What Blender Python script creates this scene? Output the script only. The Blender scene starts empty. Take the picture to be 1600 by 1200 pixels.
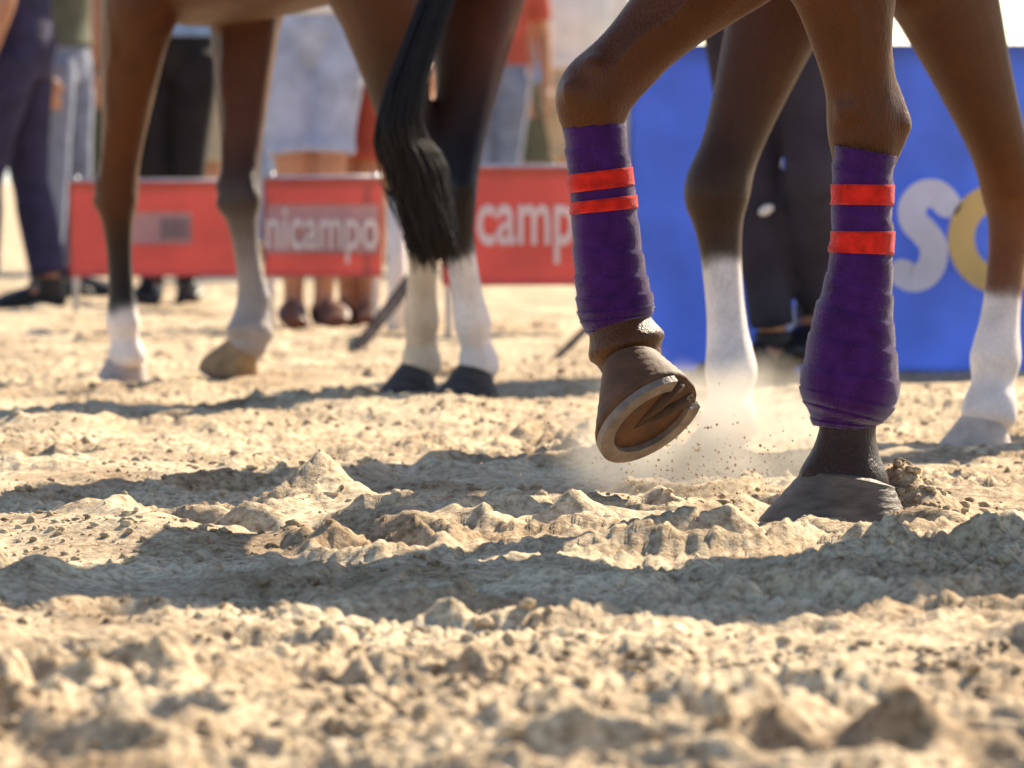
import bpy, bmesh, math, random
import numpy as np
from mathutils import Vector, Matrix

random.seed(7)
rng = np.random.default_rng(11)
SC = bpy.context.scene
COL = SC.collection

# ------------------------------------------------------------------ camera
CAM_H = 0.50
LENS = 200.0
FPX = LENS / 36.0 * 1600.0          # focal length in pixels of the 1600 px wide photograph
HORIZON = 265.0                     # image row of the horizon in the photograph
PITCH = math.atan((600.0 - HORIZON) / FPX)
cam = bpy.data.cameras.new('camera')
cam.lens = LENS
cam.sensor_width = 36.0
cam.clip_start = 0.05
cam.clip_end = 20000.0
cam.dof.use_dof = True
cam.dof.focus_distance = 7.9
cam.dof.aperture_fstop = 9.0
camo = bpy.data.objects.new('camera', cam)
COL.objects.link(camo)
camo.location = (0, 0, CAM_H)
camo.rotation_euler = (math.radians(90) - PITCH, 0, 0)
SC.camera = camo

# ------------------------------------------------------------------ light
SUN_EL = math.radians(34)
SUN_AZ = math.radians(37)           # to the right of straight ahead
w = bpy.data.worlds.new('World')
SC.world = w
w.use_nodes = True
wn = w.node_tree.nodes
wl = w.node_tree.links
bg = wn['Background']
sky = wn.new('ShaderNodeTexSky')
sky.sky_type = 'NISHITA'
sky.sun_disc = False
sky.sun_elevation = SUN_EL
sky.sun_rotation = SUN_AZ
sky.dust_density = 0.6
wl.new(sky.outputs[0], bg.inputs[0])
bg.inputs[1].default_value = 0.085
sl = bpy.data.lights.new('sun', 'SUN')
sl.energy = 5.0
sl.angle = math.radians(0.5)
sl.color = (1.0, 0.87, 0.66)
so = bpy.data.objects.new('sun', sl)
COL.objects.link(so)
to_sun = Vector((math.sin(SUN_AZ) * math.cos(SUN_EL), math.cos(SUN_AZ) * math.cos(SUN_EL), math.sin(SUN_EL)))
so.rotation_euler = to_sun.to_track_quat('Z', 'Y').to_euler()
SC.view_settings.view_transform = 'Standard'
SC.view_settings.look = 'None'
SC.view_settings.gamma = 1.0
SC.view_settings.exposure = 1.48
SC.view_settings.use_curve_mapping = False

# ------------------------------------------------------------------ helpers
def depth_of(row):
    return FPX * CAM_H / (row - HORIZON)
def P(px, py, D):
    return Vector(((px - 800.0) / FPX * D, D, CAM_H - (py - HORIZON) / FPX * D))

def tag(o, label=None, cat=None, group=None, kind=None):
    if label: o['label'] = label
    if cat: o['category'] = cat
    if group: o['group'] = group
    if kind: o['kind'] = kind
    return o
def empty(name, loc):
    o = bpy.data.objects.new(name, None)
    o.empty_display_size = 0.1
    COL.objects.link(o)
    o.location = loc
    return o
def link(name, me, mat, parent=None, loc=None):
    o = bpy.data.objects.new(name, me)
    COL.objects.link(o)
    if mat is not None:
        me.materials.clear()
        me.materials.append(mat)
    if parent is not None: o.parent = parent
    if loc is not None: o.location = loc
    return o
def bm_mesh(name, bm, smooth=True):
    bmesh.ops.recalc_face_normals(bm, faces=bm.faces)
    me = bpy.data.meshes.new(name)
    bm.to_mesh(me)
    bm.free()
    if smooth:
        me.polygons.foreach_set('use_smooth', [True] * len(me.polygons))
    return me

# ---- numpy value noise
def vnoise(x, y, seed=0):
    xi = np.floor(x).astype(np.int64); yi = np.floor(y).astype(np.int64)
    fx = x - xi; fy = y - yi
    fx = fx * fx * fx * (fx * (fx * 6 - 15) + 10); fy = fy * fy * fy * (fy * (fy * 6 - 15) + 10)
    def h(a, b):
        n = (a * 374761393 + b * 668265263 + seed * 974711) & 0xffffffff
        n = ((n ^ (n >> 13)) * 1274126177) & 0xffffffff
        n = ((n ^ (n >> 16)) * 2246822519) & 0xffffffff
        return ((n ^ (n >> 15)) & 0xffff) / 65535.0
    a = h(xi, yi); b = h(xi + 1, yi); c = h(xi, yi + 1); d = h(xi + 1, yi + 1)
    return (a + (b - a) * fx) * (1 - fy) + (c + (d - c) * fx) * fy
def fbm(x, y, f, o, seed=0, gain=0.5):
    s = 0; a = 1.0; t = 0
    for i in range(o):
        s = s + a * (vnoise(x * f + 13.7 * i, y * f - 7.1 * i, seed + i) - 0.5) * 2
        t += a; a *= gain; f *= 2.03
    return s / t
def vn3(co, f, seed=0):
    x, y, z = co[:, 0] * f, co[:, 1] * f, co[:, 2] * f
    return (vnoise(x + 0.37 * z, y - 0.61 * z, seed) + vnoise(z + 0.3 * x, x - 0.5 * y, seed + 5) + vnoise(y, z + .2 * x, seed + 9)) / 1.5 - 1

# ------------------------------------------------------------------ materials
def nodes(m):
    m.use_nodes = True
    nt = m.node_tree
    return nt, nt.nodes, nt.links, nt.nodes['Principled BSDF']
def mat_simple(name, col, rough=0.8, noise=0.25, scale=30.0, bump=0.0, bscale=200.0, sheen=0.0, stretch=None, spec=0.3):
    m = bpy.data.materials.new(name)
    nt, N, L, b = nodes(m)
    b.inputs['Roughness'].default_value = rough
    b.inputs['Specular IOR Level'].default_value = spec
    if sheen:
        b.inputs['Sheen Weight'].default_value = sheen
        b.inputs['Sheen Roughness'].default_value = 0.18
    tc = N.new('ShaderNodeTexCoord')
    mp = N.new('ShaderNodeMapping')
    L.new(tc.outputs['Object'], mp.inputs[0])
    if stretch: mp.inputs['Scale'].default_value = stretch
    n = N.new('ShaderNodeTexNoise'); n.inputs['Scale'].default_value = scale; n.inputs['Detail'].default_value = 6
    L.new(mp.outputs[0], n.inputs['Vector'])
    r = N.new('ShaderNodeValToRGB')
    r.color_ramp.elements[0].position = 0.3; r.color_ramp.elements[1].position = 0.7
    r.color_ramp.elements[0].color = tuple(c * (1 - noise) for c in col) + (1,)
    r.color_ramp.elements[1].color = tuple(min(1, c * (1 + noise)) for c in col) + (1,)
    L.new(n.outputs['Fac'], r.inputs[0]); L.new(r.outputs[0], b.inputs['Base Color'])
    if bump:
        n2 = N.new('ShaderNodeTexNoise'); n2.inputs['Scale'].default_value = bscale; n2.inputs['Detail'].default_value = 4
        L.new(mp.outputs[0], n2.inputs['Vector'])
        bp = N.new('ShaderNodeBump'); bp.inputs['Strength'].default_value = bump; bp.inputs['Distance'].default_value = 0.004
        L.new(n2.outputs['Fac'], bp.inputs['Height']); L.new(bp.outputs[0], b.inputs['Normal'])
    return m
def mat_vinyl(name, col, trans=0.45):
    m = mat_simple(name, col, 0.5, 0.12, 6.0, 0.3, 12.0)
    nt = m.node_tree; N = nt.nodes; L = nt.links
    b = N['Principled BSDF']; out = N['Material Output']
    t = N.new('ShaderNodeBsdfTranslucent'); mx = N.new('ShaderNodeMixShader')
    mx.inputs[0].default_value = trans
    r = [n for n in N if n.type == 'VALTORGB'][0]
    L.new(r.outputs[0], t.inputs[0])
    L.new(b.outputs[0], mx.inputs[1]); L.new(t.outputs[0], mx.inputs[2]); L.new(mx.outputs[0], out.inputs[0])
    return m
def mat_attr(name, rough=0.42, bump=0.9, sheen=0.15):
    m = bpy.data.materials.new(name)
    nt, N, L, b = nodes(m)
    b.inputs['Roughness'].default_value = rough
    b.inputs['Specular IOR Level'].default_value = 0.22
    b.inputs['Sheen Roughness'].default_value = 0.22
    b.inputs['Sheen Tint'].default_value = (1.0, 0.86, 0.7, 1)
    b.inputs['Sheen Weight'].default_value = sheen
    a = N.new('ShaderNodeAttribute'); a.attribute_name = 'coat'
    tc = N.new('ShaderNodeTexCoord'); mp = N.new('ShaderNodeMapping')
    mp.inputs['Scale'].default_value = (1, 1, 0.18)
    L.new(tc.outputs['Object'], mp.inputs[0])
    n = N.new('ShaderNodeTexNoise'); n.inputs['Scale'].default_value = 420; n.inputs['Detail'].default_value = 3
    L.new(mp.outputs[0], n.inputs['Vector'])
    n2 = N.new('ShaderNodeTexNoise'); n2.inputs['Scale'].default_value = 16; n2.inputs['Detail'].default_value = 5
    L.new(tc.outputs['Object'], n2.inputs['Vector'])
    ml = N.new('ShaderNodeMath'); ml.operation = 'ADD'
    L.new(n.outputs['Fac'], ml.inputs[0]); L.new(n2.outputs['Fac'], ml.inputs[1])
    mr = N.new('ShaderNodeMapRange'); mr.inputs[1].default_value = 0.6; mr.inputs[2].default_value = 1.4
    mr.inputs[3].default_value = 0.72; mr.inputs[4].default_value = 1.28
    L.new(ml.outputs[0], mr.inputs[0])
    mu = N.new('ShaderNodeMix'); mu.data_type = 'RGBA'; mu.blend_type = 'MULTIPLY'; mu.inputs[0].default_value = 1
    L.new(a.outputs['Color'], mu.inputs[6]); L.new(mr.outputs[0], mu.inputs[7])
    L.new(mu.outputs[2], b.inputs['Base Color'])
    bp = N.new('ShaderNodeBump'); bp.inputs['Strength'].default_value = bump; bp.inputs['Distance'].default_value = 0.003
    L.new(n.outputs['Fac'], bp.inputs['Height']); L.new(bp.outputs[0], b.inputs['Normal'])
    return m

M_COAT = mat_attr('horse coat')
M_HOOF = mat_simple('hoof horn', (0.115, 0.085, 0.064), 0.6, 0.45, 22.0, 0.5, 60.0, stretch=(1, 1, 3))
M_HOOFD = mat_simple('dark hoof horn', (0.05, 0.04, 0.038), 0.6, 0.4, 22.0, 0.5, 60.0, stretch=(1, 1, 3))
M_HOOFB = mat_simple('brown hoof horn', (0.080, 0.036, 0.017), 0.7, 0.4, 25.0, 0.5, 60.0)
M_IRON = mat_simple('worn iron', (0.16, 0.13, 0.11), 0.55, 0.35, 40.0, 0.4, 120.0)
M_FROG = mat_simple('dark frog horn', (0.045, 0.026, 0.016), 0.8, 0.4, 40.0, 0.5, 90.0)
M_PURPLE = mat_simple('purple bandage cloth', (0.050, 0.010, 0.095), 0.8, 0.28, 45.0, 0.7, 700.0, sheen=1.0, spec=0.12)
M_RED = mat_simple('red bandage stripe cloth', (0.60, 0.022, 0.012), 0.8, 0.28, 60.0, 0.7, 700.0, sheen=0.6, spec=0.12)
M_FUZZ = mat_vinyl('lilac cloth fibre', (0.20, 0.11, 0.27), 0.6)
M_HAIR = mat_simple('black horse hair', (0.012, 0.009, 0.010), 0.5, 0.4, 60.0)
M_HAIRB = mat_simple('brown horse hair', (0.035, 0.017, 0.008), 0.5, 0.4, 60.0)
M_EYE = mat_simple('dark eye', (0.01, 0.008, 0.006), 0.1, 0.1, 10.0)
M_REDV = mat_vinyl('red banner vinyl', (0.53, 0.145, 0.125), 0.45)
M_PALE = mat_vinyl('pale banner print', (0.60, 0.36, 0.37), 0.4)
M_WHITEV = mat_vinyl('white banner print', (0.80, 0.72, 0.72), 0.4)
M_MARK = mat_vinyl('faded plum banner print', (0.36, 0.16, 0.20), 0.4)
M_GREYP = mat_vinyl('grey banner print', (0.30, 0.24, 0.27), 0.4)
M_BLUEV = mat_vinyl('blue banner vinyl', (0.15, 0.24, 0.60), 0.55)
M_SW = mat_vinyl('white banner letter', (0.90, 0.89, 0.92), 0.45)
M_SY = mat_vinyl('yellow banner letter', (0.88, 0.68, 0.30), 0.45)
M_STEEL = mat_simple('galvanised steel tube', (0.42, 0.41, 0.42), 0.45, 0.2, 20.0)
M_WPOST = mat_simple('white painted post', (0.74, 0.68, 0.62), 0.5, 0.12, 20.0)
M_WOODD = mat_simple('weathered dark wood', (0.035, 0.03, 0.032), 1.0, 0.4, 14.0, 0.4, 60.0, spec=0.0)
M_NAVY = mat_simple('navy trouser cloth', (0.030, 0.026, 0.062), 0.9, 0.3, 14.0, 0.5, 40.0, sheen=0.2)
M_DENIM = mat_simple('faded denim', (0.17, 0.19, 0.26), 0.9, 0.25, 18.0, 0.5, 60.0, sheen=0.2)
M_CHAR = mat_simple('charcoal trouser cloth', (0.036, 0.032, 0.048), 0.9, 0.3, 10.0, 0.5, 30.0, sheen=0.2)
M_BLACK = mat_simple('black cloth', (0.012, 0.010, 0.012), 0.9, 0.3, 14.0, 0.4, 40.0)
M_SHORTS = mat_simple('pale blue cotton', (0.34, 0.38, 0.50), 0.9, 0.2, 14.0, 0.4, 40.0)
M_RSHORT = mat_simple('brick red cotton', (0.40, 0.075, 0.045), 0.9, 0.2, 14.0, 0.4, 40.0)
M_WHITEC = mat_simple('white cotton', (0.70, 0.68, 0.66), 0.9, 0.1, 14.0, 0.4, 40.0)
M_OLIVE = mat_simple('olive cotton', (0.09, 0.09, 0.06), 0.9, 0.2, 14.0, 0.4, 40.0)
M_SKYC = mat_simple('sky blue cotton', (0.20, 0.30, 0.48), 0.9, 0.2, 14.0, 0.4, 40.0)
M_SHOE = mat_simple('dark leather shoe', (0.02, 0.016, 0.015), 0.5, 0.3, 30.0)
M_SANDAL = mat_simple('brown leather sandal', (0.12, 0.05, 0.03), 0.6, 0.3, 30.0)
M_SKIN = mat_simple('tanned skin', (0.42, 0.20, 0.11), 0.55, 0.12, 20.0, 0.15, 200.0)
M_HHAIR = mat_simple('dark brown human hair', (0.025, 0.014, 0.008), 0.5, 0.4, 80.0, stretch=(1, 1, .2))

# sand
def mat_sand():
    m = bpy.data.materials.new('dry beach sand')
    nt, N, L, b = nodes(m)
    b.inputs['Roughness'].default_value = 0.95
    b.inputs['Specular IOR Level'].default_value = 0.15
    tc = N.new('ShaderNodeTexCoord')
    n1 = N.new('ShaderNodeTexNoise'); n1.inputs['Scale'].default_value = 2.6; n1.inputs['Detail'].default_value = 8; n1.inputs['Roughness'].default_value = 0.6
    L.new(tc.outputs['Object'], n1.inputs['Vector'])
    r1 = N.new('ShaderNodeValToRGB')
    r1.color_ramp.elements[0].position = 0.35; r1.color_ramp.elements[1].position = 0.62
    r1.color_ramp.elements[0].color = (0.34, 0.245, 0.155, 1); r1.color_ramp.elements[1].color = (0.62, 0.505, 0.355, 1)
    L.new(n1.outputs['Fac'], r1.inputs[0])
    # grains of shell and dark grit
    n2 = N.new('ShaderNodeTexNoise'); n2.inputs['Scale'].default_value = 75; n2.inputs['Detail'].default_value = 5; n2.inputs['Roughness'].default_value = 0.7
    L.new(tc.outputs['Object'], n2.inputs['Vector'])
    r2 = N.new('ShaderNodeValToRGB')
    r2.color_ramp.elements[0].position = 0.33; r2.color_ramp.elements[1].position = 0.60
    r2.color_ramp.elements[0].color = (0.40, 0.33, 0.27, 1); r2.color_ramp.elements[1].color = (1.12, 1.10, 1.06, 1)
    L.new(n2.outputs['Fac'], r2.inputs[0])
    mu = N.new('ShaderNodeMix'); mu.data_type = 'RGBA'; mu.blend_type = 'MULTIPLY'; mu.inputs[0].default_value = 1
    L.new(r1.outputs[0], mu.inputs[6]); L.new(r2.outputs[0], mu.inputs[7])
    L.new(mu.outputs[2], b.inputs['Base Color'])
    n3 = N.new('ShaderNodeTexNoise'); n3.inputs['Scale'].default_value = 130; n3.inputs['Detail'].default_value = 5; n3.inputs['Roughness'].default_value = 0.65
    L.new(tc.outputs['Object'], n3.inputs['Vector'])
    bp = N.new('ShaderNodeBump'); bp.inputs['Strength'].default_value = 0.7; bp.inputs['Distance'].default_value = 0.006
    L.new(n3.outputs['Fac'], bp.inputs['Height']); L.new(bp.outputs[0], b.inputs['Normal'])
    return m
M_SAND = mat_sand()

# ------------------------------------------------------------------ ground
NPR = 420
pr_y = np.exp(rng.uniform(math.log(3.6), math.log(26), NPR))
pr_x = rng.uniform(-1, 1, NPR) * (0.12 * pr_y + 0.5)
pr_r = rng.uniform(0.045, 0.085, NPR)
pr_d = rng.uniform(0.014, 0.040, NPR)
pr_a = rng.uniform(0, math.pi, NPR)
# heaps thrown up by hooves: (x, y, half width, half depth, height)
MOUNDS = []
def mound(px, row, wpx, hpx, deep=0.12):
    D = depth_of(row); s = FPX / D
    MOUNDS.append(((px - 800) / s, D, wpx / s, deep, hpx / s))
mound(505, 792, 85, 98, 0.09); mound(560, 800, 95, 34, 0.12); mound(430, 806, 90, 30, 0.14)
mound(760, 825, 190, 36, 0.20); mound(930, 800, 150, 26, 0.20); mound(620, 835, 130, 30, 0.18)
mound(1060, 872, 240, 26, 0.16); mound(260, 850, 220, 34, 0.22); mound(90, 835, 130, 24, 0.25)
mound(1500, 870, 160, 22, 0.14)
mound(560, 655, 110, 24, 0.25); mound(720, 655, 110, 18, 0.25); mound(110, 690, 140, 34, 0.35)
mound(370, 664, 90, 22, 0.3); mound(690, 712, 70, 20, 0.2); mound(1480, 640, 120, 16, 0.4)
def ground_h(x, y):
    far = np.clip((40 - y) / 15, 0.15, 1)
    near_fine = np.clip((24 - y) / 10, 0.0, 1)
    h = 0.024 * fbm(x, y * 0.8, 1.3, 3, 3)
    rd = 1 - np.abs(fbm(x, y * 0.75, 2.6, 3, 21))
    h = h + 0.030 * (rd - 0.75)
    lump = np.clip(fbm(x, y, 6.5, 4, 40, 0.6) + 0.08, 0, 1)
    h = h + 0.016 * lump * near_fine
    crisp = np.clip(fbm(x, y, 22, 3, 60, 0.6), -0.15, 1)
    patch = np.clip(0.5 + 1.6 * fbm(x, y, 1.9, 2, 80), 0.12, 1)
    h = h + 0.0135 * crisp * patch * near_fine
    h = h + (0.0075 * fbm(x, y, 62, 2, 90) + 0.0035 * fbm(x, y, 150, 1, 95)) * patch * near_fine
    for i in range(NPR):
        sel = (np.abs(y - pr_y[i]) < 0.2) & (np.abs(x - pr_x[i]) < 0.2)
        if not sel.any(): continue
        dx = x[sel] - pr_x[i]; dy = y[sel] - pr_y[i]
        c, s = math.cos(pr_a[i]), math.sin(pr_a[i])
        u = (dx * c + dy * s) / 1.25; v = -dx * s + dy * c
        q = np.sqrt(u * u + v * v) / pr_r[i]
        h[sel] += -pr_d[i] * np.exp(-(q ** 4)) + 0.55 * pr_d[i] * np.exp(-((q - 1.35) / 0.3) ** 2)
    for (mx, my, wx, wy, hh) in MOUNDS:
        sel = (np.abs(x - mx) < 3 * wx) & (np.abs(y - my) < 3 * wy)
        if not sel.any(): continue
        dx = (x[sel] - mx) / wx; dy = (y[sel] - my) / wy
        q = np.sqrt(dx * dx + dy * dy) * (1 + 0.35 * fbm(x[sel], y[sel], 9, 3, 120))
        h[sel] += hh * np.exp(-q ** 1.7 * 1.3)
    # trampled flat under the standing hoof and level with datum
    for (fx, fy, rr) in FLATS:
        q = ((x - fx) ** 2 + (y - fy) ** 2) / (rr * rr)
        k = np.exp(-q ** 2)
        h = h * (1 - k)
    dx = (x - HEEL[0]) / 0.050; dy = (y - HEEL[1]) / 0.055
    q = np.sqrt(dx * dx + dy * dy) * (1 + 0.3 * fbm(x, y, 30, 2, 130))
    h = h + 0.085 * np.exp(-q ** 1.6)
    h = h * far
    h = h - np.clip((y - 230) / 120, 0, 1) * 0.8
    return h

B_HOOF = P(1318, 825, 7.94)
A_HOOFS = [P(202, 598, 13.36), P(368, 588, 13.26), P(657, 620, 12.55), P(748, 622, 12.42)]
D_HOOFS = [P(1143, 702, 10.19), P(1545, 694, 10.38)]
FLATS = [(B_HOOF.x, B_HOOF.y, 0.085)] + [(v.x, v.y, 0.1) for v in A_HOOFS] + [(v.x, v.y, 0.12) for v in D_HOOFS]

HEEL = (B_HOOF.x + 0.088, B_HOOF.y + 0.055)
NC = 720
ys = np.concatenate([np.linspace(-30, 3.0, 12)[:-1], np.exp(np.linspace(math.log(3.0), math.log(27), 930)),
                     np.exp(np.linspace(math.log(27), math.log(520), 90))[1:]])
u = np.linspace(-1, 1, NC)
ux = np.where(np.abs(u) < 0.93, u, np.sign(u) * (0.93 + (np.abs(u) - 0.93) * 1.0 + ((np.abs(u) - 0.93) / 0.07) ** 3 * 60))
X = (np.clip(0.125 * ys, 0.5, None) + 0.35)[:, None] * ux[None, :]
Y = np.repeat(ys[:, None], NC, 1)
H = ground_h(X.ravel().copy(), Y.ravel().copy())
V = np.stack([X.ravel(), Y.ravel(), H], 1)
nr = len(ys)
idx = np.arange(nr * NC).reshape(nr, NC)
F = np.stack([idx[:-1, :-1], idx[:-1, 1:], idx[1:, 1:], idx[1:, :-1]], -1).reshape(-1, 4)
def np_mesh(name, V, F, smooth=True):
    me = bpy.data.meshes.new(name)
    k = F.shape[1]
    me.vertices.add(len(V)); me.vertices.foreach_set('co', V.astype(np.float32).ravel())
    me.loops.add(F.size); me.loops.foreach_set('vertex_index', F.astype(np.int32).ravel())
    me.polygons.add(len(F)); me.polygons.foreach_set('loop_start', np.arange(0, F.size, k, dtype=np.int32))
    me.polygons.foreach_set('use_smooth', np.full(len(F), smooth))
    me.update(calc_edges=True)
    return me
g = link('sand_ground', np_mesh('sand_ground', V, F), M_SAND)
tag(g, 'trampled pale beach sand with hoof prints and heaps', 'sand', kind='structure')
def gz(x, y):
    return float(ground_h(np.array([float(x)]), np.array([float(y)]))[0])

# water and far shore
bm = bmesh.new()
for v in [(-4000, 235, -0.25), (4000, 235, -0.25), (4000, 9000, -0.25), (-4000, 9000, -0.25)]: bm.verts.new(v)
bm.faces.new(bm.verts[:])
m = mat_simple('river water', (0.10, 0.16, 0.22), 0.12, 0.2, 0.02, 0.4, 0.8, spec=0.5)
tag(link('water', bm_mesh('water', bm, False), m), 'blue grey water beyond the beach', 'water', kind='structure')
xs = np.linspace(-1500, 1500, 500)
top = 5 + 4.5 * np.clip(fbm(xs, xs * 0, 0.02, 4, 200), -0.6, 1) + 1.5 * fbm(xs, xs * 0, 0.2, 2, 210)
rows = []
for k, (dy, f) in enumerate([(0, 0), (2, 0.6), (8, 0.95), (20, 1.0), (60, 0.0)]):
    rows.append(np.stack([xs, 2600 + dy + 0 * xs, -0.3 + top * f], 1))
Vs = np.concatenate(rows); n = len(xs)
ii = np.arange(5 * n).reshape(5, n)
Fs = np.stack([ii[:-1, :-1], ii[:-1, 1:], ii[1:, 1:], ii[1:, :-1]], -1).reshape(-1, 4)
m = mat_simple('far pine belt', (0.07, 0.085, 0.07), 0.9, 0.3, 0.1)
tag(link('far_shore', np_mesh('far_shore', Vs, Fs), m), 'low wooded far bank on the horizon', 'shore', kind='structure')

# loose clods: too many to count
def clods(n, name, ylo, yhi, rmin, rmax, extra=None):
    ico = bmesh.new(); bmesh.ops.create_icosphere(ico, subdivisions=1, radius=1)
    bv = np.array([v.co[:] for v in ico.verts]); bf = np.array([[v.index for v in f.verts] for f in ico.faces]); ico.free()
    y = np.exp(rng.uniform(math.log(ylo), math.log(yhi), n * 3))
    x = rng.uniform(-1, 1, n * 3) * (0.105 * y + 0.3)
    dens = vnoise(x * 2.2, y * 1.6, 300) + 0.5 * vnoise(x * 7, y * 6, 310)
    keep = np.argsort(-(dens + rng.uniform(0, 0.5, n * 3)))[:n]
    x, y = x[keep], y[keep]
    if extra is not None:
        x = np.concatenate([x, extra[:, 0]]); y = np.concatenate([y, extra[:, 1]])
    n = len(x)
    z = ground_h(x.copy(), y.copy())
    r = rmin * (rmax / rmin) ** (rng.uniform(0, 1, n) ** 2.2)
    sc = r[:, None] * rng.uniform(0.6, 1.3, (n, 3)) * np.array([1.15, 1.0, 0.75])
    th = rng.uniform(0, 6.28, n); c, s = np.cos(th), np.sin(th)
    pts = bv[None] * (1 + rng.uniform(-0.42, 0.35, (n, len(bv), 1))) * sc[:, None, :]
    px = pts[..., 0] * c[:, None] - pts[..., 1] * s[:, None]; py = pts[..., 0] * s[:, None] + pts[..., 1] * c[:, None]
    V = np.stack([px + x[:, None], py + y[:, None], pts[..., 2] + (z + r * 0.12)[:, None]], -1).reshape(-1, 3)
    F = (bf[None] + (np.arange(n) * len(bv))[:, None, None]).reshape(-1, 3)
    o = link(name, np_mesh(name, V, F), M_SAND)
    tag(o, 'loose crumbs and clods of sand scattered over the ground', 'sand clods', kind='stuff')
heel = np.stack([HEEL[0] + rng.normal(0, 0.035, 160), HEEL[1] + rng.normal(0, 0.035, 160)], 1)
clods(17000, 'sand_clods', 4.0, 19.0, 0.0018, 0.0105, heel)

# ------------------------------------------------------------------ lofting
def tube(bm, pts, radii, side, n=18, cap=True, wob=0.0):
    """rings round a polyline; radii = (along 'side', across) for each point"""
    pts = [Vector(p) for p in pts]
    rings = []
    N = len(pts)
    for i, p in enumerate(pts):
        t = (pts[min(i + 1, N - 1)] - pts[max(i - 1, 0)]).normalized()
        a = Vector(side) - t * Vector(side).dot(t)
        if a.length < 1e-4: a = t.orthogonal()
        a.normalize(); b = t.cross(a)
        r = radii[i]
        ra, rb = (r, r) if not hasattr(r, '__len__') else r
        ring = []
        for k in range(n):
            th = 2 * math.pi * k / n
            f = 1 + (random.uniform(-wob, wob) if wob else 0)
            ring.append(bm.verts.new(p + a * (ra * f * math.cos(th)) + b * (rb * f * math.sin(th))))
        rings.append(ring)
    for r0, r1 in zip(rings, rings[1:]):
        for k in range(n):
            bm.faces.new((r0[k], r0[(k + 1) % n], r1[(k + 1) % n], r1[k]))
    if cap:
        bm.faces.new(rings[0][::-1]); bm.faces.new(rings[-1])
    return rings
def ball(bm, c, r, n=14):
    m = Matrix.Translation(Vector(c)) @ Matrix.Diagonal(Vector((r[0], r[1], r[2], 1))) if hasattr(r, '__len__') else Matrix.Translation(Vector(c)) @ Matrix.Scale(r, 4)
    bmesh.ops.create_uvsphere(bm, u_segments=n, v_segments=n // 2 + 2, radius=1, matrix=m)
def spline(pts, sub=5):
    """Catmull-Rom through tuples of floats"""
    a = [np.array(p, float) for p in pts]
    out = []
    for i in range(len(a) - 1):
        p0 = a[max(i - 1, 0)]; p1 = a[i]; p2 = a[i + 1]; p3 = a[min(i + 2, len(a) - 1)]
        for k in range(sub):
            t = k / sub
            out.append(0.5 * (2 * p1 + (p2 - p0) * t + (2 * p0 - 5 * p1 + 4 * p2 - p3) * t * t + (3 * p1 - p0 - 3 * p2 + p3) * t ** 3))
    out.append(a[-1])
    return out
def stube(bm, rows, side, n=18, sub=5):
    """smooth tube; rows = (x, y, z, ra, rb)"""
    s = spline(rows, sub)
    tube(bm, [q[:3] for q in s], [(max(q[3], 0.002), max(q[4], 0.002)) for q in s], side, n)
def remesh(bm, name, voxel, smooth=4):
    bmesh.ops.recalc_face_normals(bm, faces=bm.faces)
    me = bpy.data.meshes.new('tmp'); bm.to_mesh(me); bm.free()
    o = bpy.data.objects.new('tmp', me); COL.objects.link(o)
    r = o.modifiers.new('r', 'REMESH'); r.mode = 'VOXEL'; r.voxel_size = voxel; r.use_smooth_shade = True
    s = o.modifiers.new('s', 'SMOOTH'); s.iterations = smooth; s.factor = 0.5
    dg = bpy.context.evaluated_depsgraph_get(); dg.update()
    out = bpy.data.meshes.new_from_object(o.evaluated_get(dg))
    out.name = name
    bpy.data.objects.remove(o); bpy.data.meshes.remove(me)
    out.polygons.foreach_set('use_smooth', [True] * len(out.polygons))
    return out

# ------------------------------------------------------------------ horses
def hoof_mesh(toe, up, L=0.155, W=0.135, h=0.075):
    """toe = direction of the toe, up = axis from sole to coronet"""
    bm = bmesh.new()
    up = Vector(up).normalized(); toe = Vector(toe); toe = (toe - up * toe.dot(up)).normalized(); lat = up.cross(toe)
    n = 28
    rings = []
    prof = [(0.0, 0.90), (0.004, 0.985), (0.012, 1.0)]
    for q in range(1, 15):
        z = 0.012 + (h - 0.012) * q / 15; f = 1.0 - 0.285 * (q / 15)
        prof.append((z, f + (0.007 if q % 3 == 0 else -0.003 if q % 3 == 1 else 0.0)))
    prof += [(h * 0.985, 0.735), (h, 0.715), (h * 1.08, 0.56)]
    for (z, f) in prof:
        ring = []
        for k in range(n):
            th = 2 * math.pi * k / n
            cx = math.cos(th); sx = math.sin(th)
            a = L / 2 * cx * f; 
            if cx < 0: a *= 0.86 + 0.10 * abs(sx)
            bb = W / 2 * sx * f
            # front wall leans back, heels lean less
            back = -0.50 * z * (0.6 + 0.4 * cx)
            heel = z * (1.0 - 0.16 * (1 - cx))
            ring.append(bm.verts.new(toe * (a + back) + lat * bb + up * heel))
        rings.append(ring)
    for r0, r1 in zip(rings, rings[1:]):
        for k in range(n): bm.faces.new((r0[k], r0[(k + 1) % n], r1[(k + 1) % n], r1[k]))
    bm.faces.new(rings[0][::-1]); bm.faces.new(rings[-1])
    # frog and hollow of the sole
    bmesh.ops.inset_region(bm, faces=[f for f in bm.faces if len(f.verts) == n and f.calc_center_median().dot(up) < 0.002], thickness=0.012, depth=-0.006)
    me = bm_mesh('hoof', bm)
    for p in me.polygons:
        if abs(p.normal.dot(up)) > 0.9: p.use_smooth = False
    return me

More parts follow.
